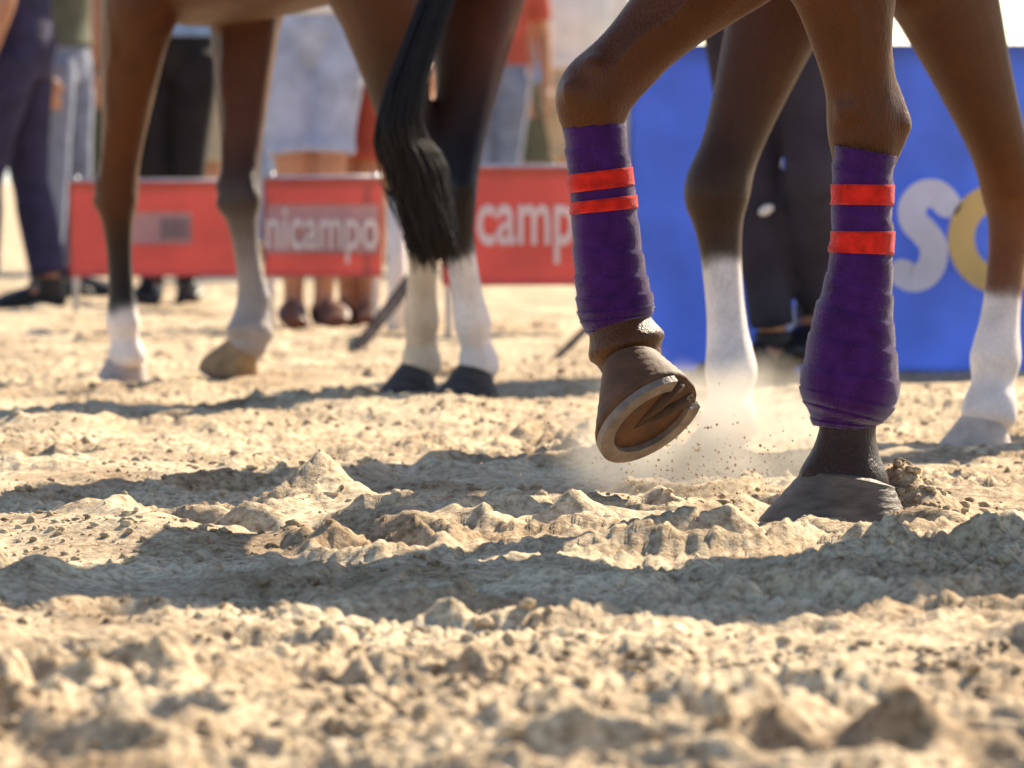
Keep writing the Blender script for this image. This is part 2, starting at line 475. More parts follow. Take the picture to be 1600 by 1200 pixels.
def leg_rows(joints, kind, k=1.0, foot=1.0):
    """joints top->down as Vectors: (elbow, knee, fetlock, coronet) or (stifle, hock, fetlock, coronet)"""
    A, B, C, D = [Vector(j) for j in joints]
    def on(p, q, t, ra, rb): v = p.lerp(q, t); return (v.x, v.y, v.z, ra * k, rb * k)
    if kind == 'fore':
        rows = [on(A, B, 0, .115, .080), on(A, B, .25, .095, .070), on(A, B, .55, .068, .056), on(A, B, .82, .050, .046),
                on(A, B, .97, .054, .052), on(B, C, .06, .052, .050), on(B, C, .20, .040, .037), on(B, C, .45, .034, .029),
                on(B, C, .75, .035, .030)]
    else:
        rows = [on(A, B, 0, .150, .095), on(A, B, .25, .120, .080), on(A, B, .55, .082, .060), on(A, B, .82, .058, .047),
                on(A, B, .97, .060, .048), on(B, C, .08, .055, .045), on(B, C, .25, .042, .037), on(B, C, .5, .037, .032),
                on(B, C, .78, .038, .033)]
    rows += [on(C, D, -.08, .045, .039), on(C, D, .12, .044, .039), on(C, D, .5, .036 * foot, .034 * foot), on(C, D, .8, .043 * foot, .043 * foot), on(C, D, 1.0, (.046 if foot != 1.12 else .060), (.045 if foot != 1.12 else .058)), on(C, D, 1.2, (.046 if foot != 1.12 else .064), (.045 if foot != 1.12 else .060)), on(C, D, 1.4, .03, .03)]
    return rows

def horse(name, O, heading, legs, colours, label, voxel=0.009, hoofmats=None, toes=None, hoofsize=None, tail=None, s=1.0, group='horses walking over the sand', hoof_up=None, lk=1.0, big=None):
    """legs: dict lf, rf, lh, rh -> list of 3 world points (knee/hock, fetlock, coronet); colours: per leg list of (height along leg, colour)"""
    O = Vector((O[0], O[1], 0)); Fv = Vector((math.cos(heading), math.sin(heading), 0)); Lv = Vector((-Fv.y, Fv.x, 0)); Z = Vector((0, 0, 1))
    root = empty(name, O); tag(root, label, 'horse', group)
    loc = lambda x, y, z: Fv * (x * s) + Lv * (y * s) + Z * (z * s)
    bm = bmesh.new()
    def body(rows):
        sp = spline([(a, 0, z, hh, hw) for (a, z, hh, hw) in rows], 3)
        tube(bm, [loc(q[0], 0, q[2]) for q in sp], [(q[3] * s, q[4] * s) for q in sp], Z, 28)
    body([(-.82, 1.24, .06, .05), (-.79, 1.23, .16, .14), (-.70, 1.22, .25, .22), (-.50, 1.23, .30, .28), (-.25, 1.20, .29, .28), (0, 1.16, .29, .28), (.25, 1.14, .30, .27),
          (.45, 1.16, .33, .25), (.60, 1.18, .30, .21), (.72, 1.16, .22, .16), (.79, 1.15, .10, .08)])
    # neck and head
    def chain(rows):
        sp = spline(rows, 3)
        tube(bm, [loc(q[0], 0, q[1]) for q in sp], [(q[2] * s, q[3] * s) for q in sp], Fv, 20)
    chain([(.42, 1.18, .26, .18), (.58, 1.36, .23, .14), (.76, 1.55, .18, .11), (.92, 1.72, .14, .085), (1.03, 1.82, .11, .075)])
    chain([(1.00, 1.85, .05, .07), (1.06, 1.80, .11, .09), (1.16, 1.68, .12, .09), (1.27, 1.53, .085, .065), (1.37, 1.40, .07, .058), (1.42, 1.33, .055, .05), (1.43, 1.31, .02, .02)])
    for sy in (-1, 1):
        tube(bm, [loc(1.0, .05 * sy, 1.88), loc(1.01, .065 * sy, 1.95), loc(1.02, .06 * sy, 2.02)], [.03 * s, .028 * s, .006 * s], Fv, 10)
    lines = {}
    tops = {'lf': (.47, .15, .93), 'rf': (.47, -.15, .93), 'lh': (-.44, .16, .98), 'rh': (-.44, -.16, .98)}
    for key, js in legs.items():
        top = loc(*tops[key]); fore = key[1] == 'f'
        J = [top] + [Vector(j) - O for j in js]
        foot = 1.12 if key == big else 1.38 if (hoof_up and key in hoof_up) else 1.0
        rows = leg_rows(J, 'fore' if fore else 'hind', s * lk, foot)
        # shoulder / thigh mass above
        if fore:
            up = loc(tops[key][0] + .08, tops[key][1] * .95, 1.22)
            rows = [(up.x, up.y, up.z, .14 * s, .07 * s)] + rows
        else:
            up = loc(tops[key][0] - .14, tops[key][1] * .85, 1.25)
            rows = [(up.x, up.y, up.z, .22 * s, .12 * s)] + rows
        stube(bm, rows, Fv, 18, 4)
        if not fore:                      # point of hock and its tendon
            hk = J[1]
            ph = hk - Fv * .045 * s + Z * .035 * s
            tube(bm, [J[0].lerp(hk, .35) - Fv * .06 * s, J[0].lerp(hk, .7) - Fv * .055 * s, ph, hk - Fv * .02 * s - Z * .06 * s], [.04 * s, .022 * s, .026 * s, .02 * s], Fv, 12)
        else:                             # pisiform bump behind the knee
            kn = J[1]
            T_ = J[0]; ax = (kn - T_)
            fw_ = (Fv - ax.normalized() * Fv.dot(ax.normalized())).normalized(); la = ax.normalized().cross(fw_)
            stube(bm, [tuple(T_ + fw_ * .065 + la * .03) + (.05, .045), tuple(T_ + ax * .35 + fw_ * .055 + la * .012) + (.040, .036), tuple(T_ + ax * .62 + fw_ * .030) + (.027, .025), tuple(T_ + ax * .9 + fw_ * .030) + (.016, .016)], Fv, 12, 4)
            stube(bm, [tuple(T_ - fw_ * .075) + (.05, .04), tuple(T_ + ax * .35 - fw_ * .058) + (.036, .032), tuple(T_ + ax * .7 - fw_ * .036) + (.020, .018), tuple(T_ + ax * .97 - fw_ * .040) + (.016, .016)], Fv, 12, 4)
            for sg_ in (-1, 1):
                stube(bm, [tuple(T_ + ax * t_ + la * sg_ * w_ + fw_ * f_) + (.0075, .0075) for (t_, w_, f_) in ((.1, .076, .01), (.3, .068, -.012), (.45, .061, .004), (.62, .053, -.010), (.8, .047, .004), (.95, .045, -.004))], Fv, 8, 4)
                an_ = ax.normalized(); ball(bm, kn + la * sg_ * .028 + fw_ * .016 - an_ * .030, .027); ball(bm, kn + la * sg_ * .027 + fw_ * .014 + an_ * .012, .026)
            tube(bm, [kn - Fv * .02 * s + Z * .05 * s, kn - Fv * .038 * s, kn - Fv * .02 * s - Z * .06 * s], [.028 * s, .03 * s, .02 * s], Fv, 12)
        # ergot at the back of the fetlock
        ft = J[2]
        ball(bm, ft - Fv * .018 * s, (.032 * s, .030 * s, .034 * s))
        lines[key] = [np.array(j) for j in J]
    me = remesh(bm, 'horse_body', voxel, 3)
    n = len(me.vertices); co = np.empty(n * 3, np.float32); me.vertices.foreach_get('co', co); co = co.reshape(-1, 3).astype(float)
    col = np.tile(np.array(colours['body']), (n, 1))
    col *= (1 + 0.10 * vn3(co, 5, 3))[:, None]
    best = np.full(n, 1e9)
    for key, J in lines.items():
        pts = J[::-1]; pts = [pts[0] + (pts[0] - pts[1]) * 0.6] + pts
        acc = 0; dmin = np.full(n, 1e9); smin = np.zeros(n)
        for a, b in zip(pts, pts[1:]):
            ab = b - a; Ls = np.linalg.norm(ab); t = np.clip(((co - a) @ ab) / (Ls * Ls), 0, 1)
            d = np.linalg.norm(co - (a + t[:, None] * ab), axis=1)
            u_ = d < dmin; dmin[u_] = d[u_]; smin[u_] = acc + t[u_] * Ls; acc += Ls
        ok = (dmin < 0.14) & (dmin < best)
        best[ok] = dmin[ok]
        sm = smin + 0.018 * vn3(co, 30, 8) + 0.008 * vn3(co, 90, 12)
        bands = colours.get(key, colours.get('legs', []))
        lc = np.tile(np.array(colours['body']), (n, 1)); lo = 0
        for i, (lim, c) in enumerate(reversed(bands)):
            soft = 0.006 if min(c) > 0.3 else 0.05
            k = 1 / (1 + np.exp(np.clip((sm - lim) / soft, -40, 40)))
            lc = lc * (1 - k[:, None]) + np.array(c) * k[:, None]
        col[ok] = lc[ok] * (1 + 0.10 * vn3(co[ok], 9, 5))[:, None]
    at = me.color_attributes.new('coat', 'FLOAT_COLOR', 'POINT')
    at.data.foreach_set('color', np.concatenate([np.clip(col, 0, 1), np.ones((n, 1))], 1).astype(np.float32).ravel())
    link('body', me, M_COAT, root)
    for key, js in legs.items():
        fet, cor = Vector(js[1]) - O, Vector(js[2]) - O
        up = Vector((0, 0, 1)); toe = Fv
        if toes and key in toes: toe = Vector(toes[key])
        L_, W_, h_ = (hoofsize or {}).get(key, (0.150, 0.130, 0.075))
        if hoof_up and key in hoof_up: up = Vector(hoof_up[key]).normalized()
        tn_ = (toe - up * toe.dot(up)).normalized()
        base = cor - up * h_ * 1.02 + tn_ * (0.014 if key == big else 0.028)
        ho_ = link('hoof', hoof_mesh(toe, up, L_, W_, h_), (hoofmats or {}).get(key, M_HOOFD), root, base)
        if hoof_up and key in hoof_up:          # the sole shows: iron shoe and frog
            lt_ = up.cross(tn_); b2 = bmesh.new(); R_ = []
            for q in range(33):
                th = math.radians(-142 + 284 * q / 32); cx, sx = math.cos(th), math.sin(th)
                k_ = 1 if cx > 0 else 0.9 + 0.1 * abs(sx)
                R_.append([b2.verts.new(tn_ * (L_ / 2 * cx * f_ * k_) + lt_ * (W_ / 2 * sx * f_) - up * d_) for (f_, d_) in ((.97, -.002), (.97, .009), (.72, .009), (.72, -.002))])
            for a_, b_ in zip(R_, R_[1:]):
                for q in range(4): b2.faces.new((a_[q], a_[(q + 1) % 4], b_[(q + 1) % 4], b_[q]))
            b2.faces.new(R_[0]); b2.faces.new(R_[-1][::-1])
            link('horseshoe', bm_mesh('horseshoe', b2, False), M_IRON, ho_)
            b2 = bmesh.new()
            for sg_ in (-1, 1):
                tube(b2, [tn_ * (L_ * .16) + up * .004, tn_ * (-L_ * .10) + lt_ * sg_ * W_ * .07 + up * .002, tn_ * (-L_ * .36) + lt_ * sg_ * W_ * .17 + up * .004], [.004, .011, .013], up, 10)
            link('frog', bm_mesh('frog', b2), M_FROG, ho_)
    for sy in (-1, 1):
        b2 = bmesh.new(); ball(b2, loc(1.14, .083 * sy, 1.74), .018 * s)
        link('eye', bm_mesh('eye', b2), M_EYE, root)
    # mane
    b2 = bmesh.new()
    for i in range(90):
        t = random.random(); x = .50 + .5 * t; z = 1.60 + .27 * t + .02 * random.random()
        p0 = loc(x - .05, .01, z - .01)
        sd = 1
        p1 = p0 + Lv * .09 * sd + Z * -.06 + Fv * random.uniform(-.02, .02); p2 = p1 + Z * random.uniform(-.1, -.18) + Lv * .02 + Fv * random.uniform(-.03, .03)
        tube(b2, [p0, p1, p2], [.012, .012, .002], Fv, 5)
    link('mane', bm_mesh('mane', b2), colours.get('hair', M_HAIR), root)
    # tail: a dock and many hanging locks, cut straight at the end
    b2 = bmesh.new()
    d0 = loc(-.80, 0, 1.36)
    tl = tail or [tuple(loc(-.90, 0, 1.25)), tuple(loc(-.93, 0, .95)), tuple(loc(-.92, 0, .5))]
    ctrl = [tuple(d0)] + [tuple(p) for p in tl]
    W0 = [.022, .042, .066, .052]
    for i in range(950 if tail else 140):
        a = random.uniform(0, 6.283); rr = math.sqrt(random.random()) * (1.35 if random.random() < .06 else 1.0)
        cut = random.gauss(0, .022)
        rows = []
        for j, p in enumerate(ctrl):
            q = Vector(p) + (Fv * math.cos(a) * .55 + Lv * math.sin(a)) * W0[min(j, 3)] * rr + Vector((random.uniform(-.014, .014), random.uniform(-.014, .014), 0)) * (j / 2)
            if j == len(ctrl) - 1: q.z += cut
            rows.append((q.x, q.y, q.z, .0017 if j else .0012, .0017 if j else .0012))
        sp = spline(rows, 4)
        tube(b2, [q[:3] for q in sp], [q[3] for q in sp[:-1]] + [.001], Fv, 4)
    link('tail', bm_mesh('tail', b2), colours.get('hair', M_HAIR), root)
    return root, O, Fv, Lv

def bandage(root, O, path, stripes, Fv, turns=11):
    """path = rows (world x,y,z, ra, rb) from top to bottom; stripes = list of (t0, t1) in fraction of the path"""
    rows = [(p[0] - O.x, p[1] - O.y, p[2], p[3], p[4]) for p in path]
    sp = spline(rows, 14); n = len(sp); K = 40
    def shell(i0, i1, off, ridge=True):
        bm = bmesh.new(); rings = []
        for i in range(i0, i1 + 1):
            q = sp[i]; p = Vector(q[:3])
            t = (Vector(sp[min(i + 1, n - 1)][:3]) - Vector(sp[max(i - 1, 0)][:3])).normalized()
            a = (Fv - t * Fv.dot(t)).normalized(); b = t.cross(a)
            ring = []
            for k in range(K):
                th = 2 * math.pi * k / K
                ph = (i / n * turns + th / 6.2832) % 1.0
                rd = (0.0030 * (1 - ph) if ridge else 0.0016 * (1 - ph)) + off
                rd += 0.0005 * math.sin(3 * th + i * 0.5) * math.sin(i * .23)
                ring.append(bm.verts.new(p + a * ((q[3] + rd) * math.cos(th)) + b * ((q[4] + rd) * math.sin(th))))
            rings.append(ring)
        for r0, r1 in zip(rings, rings[1:]):
            for k in range(K): bm.faces.new((r0[k], r0[(k + 1) % K], r1[(k + 1) % K], r1[k]))
        # turned-in hems
        for ring, sgn in ((rings[0], 1), (rings[-1], -1)):
            c = sum((v.co for v in ring), Vector()) / K
            inner = [bm.verts.new(c + (v.co - c) * 0.55) for v in ring]
            for k in range(K): bm.faces.new((ring[k], ring[(k + 1) % K], inner[(k + 1) % K], inner[k]))
        return bm_mesh('bandage', bm)
    o = link('bandage', shell(0, n - 1, 0.0), M_PURPLE, root)
    o['label'] = 'purple leg bandage with two red stripes'
    V_, F_ = [], []
    for q_ in range(14000):
        i = random.randrange(1, n - 1); q = sp[i]; th = random.uniform(0, 6.2832)
        t = (Vector(sp[i + 1][:3]) - Vector(sp[i - 1][:3])).normalized(); a = (Fv - t * Fv.dot(t)).normalized(); b = t.cross(a)
        nv = (a * math.cos(th) + b * math.sin(th)); p = Vector(q[:3]) + a * (q[3] + .001) * math.cos(th) + b * (q[4] + .001) * math.sin(th)
        ln = random.uniform(.002, .005); d = (nv + Vector((random.gauss(0, .5), random.gauss(0, .5), random.gauss(0, .5)))).normalized(); sd = d.cross(t).normalized() * .00025
        k0 = len(V_); V_ += [p - sd, p + sd, p + d * ln]; F_.append((k0, k0 + 1, k0 + 2))
    fz = link('fuzz', np_mesh('fuzz', np.array([tuple(v) for v in V_]), np.array(F_), False), M_FUZZ, o); fz['kind'] = 'stuff'
    for (t0, t1) in stripes:
        i0, i1 = int(t0 * (n - 1)), int(t1 * (n - 1))
        link('stripe', shell(i0, i1, 0.0022, True), M_RED, o)
    return o

BAY = (0.080, 0.021, 0.004); DARK = (0.010, 0.006, 0.006); WHITE = (0.74, 0.66, 0.63); CHEST = (0.075, 0.021, 0.004); LIGHTB = (0.14, 0.045, 0.011)

# --- purple-bandaged horse, walking left
DB = 7.94; DR = 8.15
fetR = P(960, 484, DR)
legsB = {
    'lf': [P(1352, 195, DB + .02), P(1330, 605, DB), P(1320, 733, DB)],
    'rf': [P(922, 150, DR), fetR, P(984, 556, DR - .01)],
    'lh': [Vector((1.62, 7.90, .58)), Vector((1.58, 7.88, .22)), Vector((1.54, 7.86, .09))],
    'rh': [Vector((1.30, 8.16, .60)), Vector((1.22, 8.16, .24)), Vector((1.18, 8.16, .09))]}
colB = {'body': CHEST, 'hair': M_HAIRB, 'lf': [(0.30, (0.030, 0.013, 0.007))], 'rf': [(0.12, (0.075, 0.027, 0.007))], 'legs': [(0.5, (0.04, 0.018, 0.01))]}
hB, OB, FB, LB = horse('horse', (0.90, 8.04), math.pi, legsB, colB, 'chestnut horse with purple red-striped leg bandages, front hoof lifted', 0.0075,
                       hoofmats={'lf': M_HOOF, 'rf': M_HOOFB}, toes={'lf': (-.93, -.36, 0), 'rf': (-.5, -.2, -.9)},
                       hoofsize={'lf': (.226, .20, .078), 'rf': (.178, .18, .095)}, hoof_up={'rf': (-.52, .50, .72)}, big='lf')
def pw(px, py, D, wpx, lat=.92):
    v = P(px, py, D); r = wpx / FPX * D / 2
    return (v.x, v.y, v.z, r, r * lat)
pathB = [pw(1352, 236, DB, 96), pw(1348, 262, DB, 92), pw(1347, 330, DB, 92), pw(1346, 400, DB, 96), pw(1341, 450, DB, 106), pw(1334, 500, DB, 124), pw(1330, 550, DB, 140),
         pw(1328, 600, DB, 154), pw(1324, 632, DB, 142), pw(1320, 655, DB, 108), pw(1319, 668, DB, 92)]
def frac(path, y0):
    ysr = [p[2] for p in spline(path, 14)]
    return min(range(len(ysr)), key=lambda i: abs(ysr[i] - y0)) / (len(ysr) - 1)
zb = lambda py, D: P(0, py, D).z
bandage(hB, OB, pathB, [(frac(pathB, zb(288, DB)), frac(pathB, zb(320, DB))), (frac(pathB, zb(359, DB)), frac(pathB, zb(396, DB)))], FB)
pathR = [pw(924, 176, DR, 96), pw(928, 200, DR, 94), pw(936, 262, DR, 96), pw(944, 330, DR, 100), pw(950, 400, DR, 106), pw(957, 450, DR, 112), pw(962, 480, DR, 118), pw(965, 500, DR, 108), pw(968, 512, DR, 92)]
bandage(hB, OB, pathR, [(frac(pathR, zb(266, DR)), frac(pathR, zb(294, DR))), (frac(pathR, zb(310, DR)), frac(pathR, zb(332, DR)))], FB)

# --- bay horse walking away to the left, its hind legs nearest
A1, A2, C1, C2 = A_HOOFS
fore = (A1 + A2) / 2; hind = (C1 + C2) / 2
hd = math.atan2(fore.y - hind.y, fore.x - hind.x)
OA = (fore + hind) / 2
legsA = {
    'lf': [P(182, 308, 13.36), P(192, 505, 13.36), P(198, 556, 13.36)],
    'rf': [P(374, 312, 13.22), P(396, 470, 13.24), P(388, 534, 13.22)],
    'lh': [P(662, 318, 12.45), P(658, 500, 12.53), P(658, 566, 12.55)],
    'rh': [P(706, 318, 12.35), P(738, 505, 12.40), P(748, 568, 12.42)]}
colA = {'body': BAY, 'lf': [(0.155, WHITE), (0.36, DARK)], 'rf': [(0.24, (0.36, 0.31, 0.29)), (0.30, (0.16, .12, .11)), (0.46, DARK)], 'lh': [(0.30, (0.70, 0.55, 0.40)), (0.72, DARK)], 'rh': [(0.305, WHITE), (0.66, DARK)]}  # left hind sock is white too; its warm shaded tone is put into the colour
F2 = Vector((math.cos(hd), math.sin(hd), 0))
tailA = [P(636, 130, 11.98), P(648, 262, 11.98), P(682, 384, 12.0)]
OAv = Vector((OA.x, OA.y, 0))
hA, _, _, _ = horse('horse', (OA.x, OA.y), hd, legsA, colA, 'bay horse with white socks and black tail walking away, before the red banners', 0.011,
                    hoofmats={'lf': mat_simple('pale hoof horn', (0.38, 0.31, 0.29), 0.6, 0.2), 'rf': mat_simple('tan hoof horn', (0.30, 0.19, 0.10), 0.7, 0.25)}, toes={'rf': (-.3, .3, -.9), 'lh': (-.85, -.1, 0), 'rh': (-.85, -.3, 0)},
                    hoof_up={'rf': (.25, -.35, 1.0)}, tail=[p - OAv for p in tailA])

# --- brown horse with white stockings behind the bandaged one, coming left
D1, D2 = D_HOOFS
hdD = math.radians(222)
FD = Vector((math.cos(hdD), math.sin(hdD), 0)); LD = Vector((-FD.y, FD.x, 0))
OD = (D1 + D2) / 2 - FD * .47
legsD = {
    'rf': [P(1118, 300, 10.24), P(1142, 580, 10.2), P(1140, 655, 10.18)],
    'lf': [P(1585, 300, 10.46), P(1556, 560, 10.4), P(1547, 640, 10.38)],
    'rh': [OD - FD * .72 - LD * .12 + Vector((0, 0, .58)), OD - FD * .70 - LD * .12 + Vector((0, 0, .22)), OD - FD * .66 - LD * .12 + Vector((0, 0, .09))],
    'lh': [OD - FD * .62 + LD * .12 + Vector((0, 0, .58)), OD - FD * .60 + LD * .12 + Vector((0, 0, .22)), OD - FD * .56 + LD * .12 + Vector((0, 0, .09))]}
colD = {'body': (0.065, 0.019, 0.004), 'hair': M_HAIRB, 'rf': [(0.335, WHITE), (0.6, (0.035, 0.014, 0.006))], 'lf': [(0.27, WHITE), (0.5, LIGHTB)], 'legs': [(0.3, WHITE)]}
hD, _, _, _ = horse('horse', (OD.x, OD.y), hdD, legsD, colD, 'brown horse with long white stockings behind the purple bandaged horse', 0.0095,
                    hoofmats={'lf': mat_simple('cream hoof horn', (0.44, 0.37, 0.33), 0.7, 0.2), 'rf': mat_simple('dusty hoof horn', (0.36, 0.30, 0.27), 0.8, 0.2)}, toes={'rf': (-1, -.2, 0), 'lf': (-1, -.2, 0)}, lk=1.14)

# ------------------------------------------------------------------ people
PEOPLE = []
def person(loc, face, label, trousers, shirt, shoes, bare=False, h=1.72, legs=None, arms=None, hair=M_HHAIR, group=None, slim=1.0):
    """face = heading angle; legs = {'l': (knee, ankle, toe), 'r': ...} local (right, forward, up) for a 1.72 m figure"""
    k = h / 1.72
    x0, y0 = loc
    root = empty('person', (x0, y0, gz(x0, y0) - .005)); tag(root, label, 'person', group)
    Fv = Vector((math.cos(face), math.sin(face), 0)); Rv = Vector((Fv.y, -Fv.x, 0)); Z = Vector((0, 0, 1))
    L = lambda p: (Rv * p[0] + Fv * p[1] + Z * p[2]) * k
    lg = {'r': ((.10, .02, .49), (.10, -.03, .09), (.13, .13, .035)), 'l': ((-.10, .02, .49), (-.10, -.03, .09), (-.13, .13, .035))}
    if legs: lg.update(legs)
    ar = {'r': ((.25, -.02, 1.13), (.26, .05, .88)), 'l': ((-.25, -.02, 1.13), (-.26, .05, .88))}
    if arms: ar.update(arms)
    def limb(bm, pts, off=0.0, n=16):
        stube(bm, [tuple(L(p[:3])) + ((p[3] + off) * k, (p[4] + off) * k) for p in pts], Fv, n, 4)
    def leg_pts(s):
        sg = 1 if s == 'r' else -1
        kn, an, toe = lg[s]
        hip = (.095 * sg, 0, .93)
        mix = lambda a, b, t: tuple(a[i] + (b[i] - a[i]) * t for i in range(3))
        return [hip + (.095, .085), mix(hip, kn, .3) + (.088, .080), mix(hip, kn, .7) + (.068, .062), mix(kn, hip, .03) + (.060, .055), mix(kn, an, .12) + (.054, .052),
                mix(kn, an, .32) + (.060, .055), mix(kn, an, .62) + (.046, .042), mix(kn, an, .9) + (.037, .033), mix(kn, an, 1.0) + (.040, .034)]
    torso = [(0, 0, .86, .09, .14), (0, -.01, .95, .115, .165), (0, 0, 1.08, .10, .145), (0, .01, 1.25, .12, .165), (0, 0, 1.40, .105, .175), (0, 0, 1.46, .07, .12), (0, .005, 1.50, .055, .06)]
    bm = bmesh.new()
    limb(bm, torso, 0, 24)
    for s in 'rl':
        limb(bm, leg_pts(s))
        kn, an, toe = lg[s]
        limb(bm, [(an[0], an[1] - .045, an[2] - .05, .03, .03), (an[0], an[1], an[2] - .03, .045, .036), ((an[0] + toe[0]) / 2, (an[1] + toe[1]) / 2, (an[2] + toe[2]) / 2 - .012, .034, .042), toe + (.022, .044), (toe[0] * 1.02, toe[1] + .05, toe[2] - .008, .012, .03)])
        sg = 1 if s == 'r' else -1
        el, wr = ar[s]
        limb(bm, [(.15 * sg, 0, 1.42, .06, .06), (.19 * sg, 0, 1.41, .06, .055), ((.19 * sg + el[0]) / 2, el[1] / 2, (1.41 + el[2]) / 2, .048, .046), el + (.042, .040), tuple(el[i] + (wr[i] - el[i]) * .3 for i in range(3)) + (.043, .038), tuple(el[i] + (wr[i] - el[i]) * .8 for i in range(3)) + (.030, .026), wr + (.027, .022)])
        # palm, four fingers, thumb
        d = Vector(wr) - Vector(el); d.normalize()
        fw = Vector((0, 1, 0)); fw = (fw - d * fw.dot(d)).normalized()
        W = Vector(wr); palm = W + d * .085
        limb(bm, [tuple(W) + (.026, .02), tuple(W + d * .05) + (.040, .017), tuple(palm) + (.041, .015)])
        inn = d.cross(fw) * (-sg)
        for q, (o_, ln) in enumerate(((.030, .070), (.010, .080), (-.010, .074), (-.029, .058))):
            b0 = palm + fw * o_ - d * .015
            limb(bm, [tuple(b0) + (.0095, .0095), tuple(b0 + d * ln * .5 + inn * .006) + (.0088, .0088), tuple(b0 + d * ln * .85 + inn * .022) + (.0082, .0082), tuple(b0 + d * ln + inn * .03) + (.005, .005)], 0, 8)
        t0 = W + d * .03 + fw * .03
        limb(bm, [tuple(t0) + (.013, .013), tuple(t0 + d * .03 + fw * .022) + (.0115, .0115), tuple(t0 + d * .06 + fw * .028 + inn * .01) + (.009, .009), tuple(t0 + d * .07 + fw * .029 + inn * .014) + (.005, .005)], 0, 8)
    # neck, head, nose, ears
    limb(bm, [(0, 0, 1.44, .06, .062), (0, .005, 1.52, .052, .054), (0, .02, 1.57, .055, .055)])
    limb(bm, [(0, .035, 1.50, .03, .03), (0, .03, 1.53, .065, .055), (0, .015, 1.58, .088, .070), (0, .005, 1.63, .098, .076), (0, 0, 1.68, .090, .072), (0, 0, 1.715, .05, .045), (0, 0, 1.725, .01, .01)])
    limb(bm, [(0, .098, 1.625, .008, .009), (0, .115, 1.60, .012, .013), (0, .112, 1.588, .010, .015)], 0, 8)
    for sg in (-1, 1): ball(bm, L((.078 * sg, 0, 1.605)), (.014 * k, .014 * k, .03 * k), 10)
    link('body', remesh(bm, 'person_body', 0.0105, 2), M_SKIN, root)
    # clothes
    bm = bmesh.new()
    for s in 'rl':
        pts = leg_pts(s)
        if bare:
            pts = pts[:3] + [tuple(pts[2][i] + (pts[3][i] - pts[2][i]) * .6 for i in range(3)) + (.078, .074)]
            limb(bm, pts, .016)
        else:
            pts = pts[:6] + [pts[6][:3] + (.058 * slim, .054 * slim), pts[7][:3] + (.056 * slim, .052 * slim)]
            limb(bm, pts, .014)
    limb(bm, [(0, -.01, .84, .10, .15), (0, -.01, .95, .13, .18), (0, 0, 1.03, .118, .165)], 0, 24)
    link('shorts' if bare else 'trousers', remesh(bm, 'trousers', 0.012, 3), trousers, root)
    bm = bmesh.new()
    limb(bm, [(0, 0, .99, .135, .185), (0, 0, 1.08, .125, .17), (0, .01, 1.25, .135, .18), (0, 0, 1.40, .118, .188), (0, 0, 1.465, .075, .12)], 0, 24)
    for s in 'rl':
        sg = 1 if s == 'r' else -1; el, wr = ar[s]
        limb(bm, [(.14 * sg, 0, 1.42, .07, .07), (.195 * sg, 0, 1.41, .072, .068), ((.19 * sg + el[0]) / 2, el[1] / 2, (1.41 + el[2]) / 2, .066, .064), tuple((.19 * sg, 0, 1.41)[i] * .25 + el[i] * .75 for i in range(3)) + (.064, .062)])
    link('shirt', remesh(bm, 'shirt', 0.012, 3), shirt, root)
    for s in 'rl':
        kn, an, toe = lg[s]; bm = bmesh.new()
        limb(bm, [(an[0], an[1] - .055, an[2] - .055, .028, .032), (an[0], an[1] - .01, an[2] - .045, .045, .046), ((an[0] + toe[0]) / 2, (an[1] + toe[1]) / 2, (an[2] + toe[2]) / 2 - .018, .040, .052), (toe[0], toe[1], toe[2] - .004, .030, .056), (toe[0] * 1.02, toe[1] + .06, toe[2] - .008, .016, .036)])
        if not bare: limb(bm, [(an[0], an[1], an[2] - .03, .05, .046), (an[0], an[1], an[2] + .03, .052, .048)])
        link('shoe', remesh(bm, 'shoe', 0.009, 2), shoes, root)
    bm = bmesh.new()
    limb(bm, [(0, -.055, 1.56, .05, .066), (0, -.035, 1.63, .085, .082), (0, -.015, 1.69, .098, .082), (0, -.005, 1.73, .065, .058), (0, 0, 1.745, .015, .015)])
    link('hair', remesh(bm, 'hair', 0.012, 2), hair, root)
    PEOPLE.append(root)
    return root, L

HALF = math.pi / 2
def pos(px, row): D = depth_of(row); return ((px - 800) / FPX * D, D)
G = 'people standing round the sand ring'
# navy trousers at the far left, walking in profile
x, y = pos(28, 482)
person((x, y), math.pi * .95, 'person in dark navy trousers standing at the far left edge', M_NAVY, M_NAVY, M_SHOE, group=G,
       legs={'r': ((.09, -.02, .49), (.09, -.10, .09), (.11, .06, .035)), 'l': ((-.09, .10, .49), (-.09, .12, .09), (-.11, .28, .035))})
x, y = pos(91, 464)
person((x, y), -HALF * .2, 'person in faded blue jeans beside the navy trousers, left of the red banner', M_DENIM, M_OLIVE, M_SHOE, group=G,
       legs={'r': ((.09, .01, .49), (.09, -.03, .09), (.11, .13, .035)), 'l': ((-.09, .03, .49), (-.09, .0, .09), (-.11, .16, .035))})
x, y = pos(265, 476)
person((x, y), -HALF, 'person in black trousers whose legs show under the left red banner', M_BLACK, M_SKYC, M_SHOE, group=G,
       legs={'r': ((.067, .02, .49), (.067, -.03, .09), (.08, .13, .035)), 'l': ((-.067, .02, .49), (-.067, -.03, .09), (-.08, .13, .035))})
x, y = pos(482, 512)
person((x, y), -HALF * .92, 'bare legged person in pale blue shorts behind the centre banner, further left', M_SHORTS, M_WHITEC, M_SANDAL, True, group=G,
       legs={'r': ((.05, .02, .49), (.045, -.03, .09), (.06, .13, .035)), 'l': ((-.06, .03, .49), (-.05, -.02, .09), (-.07, .14, .035))})
x, y = pos(562, 509)
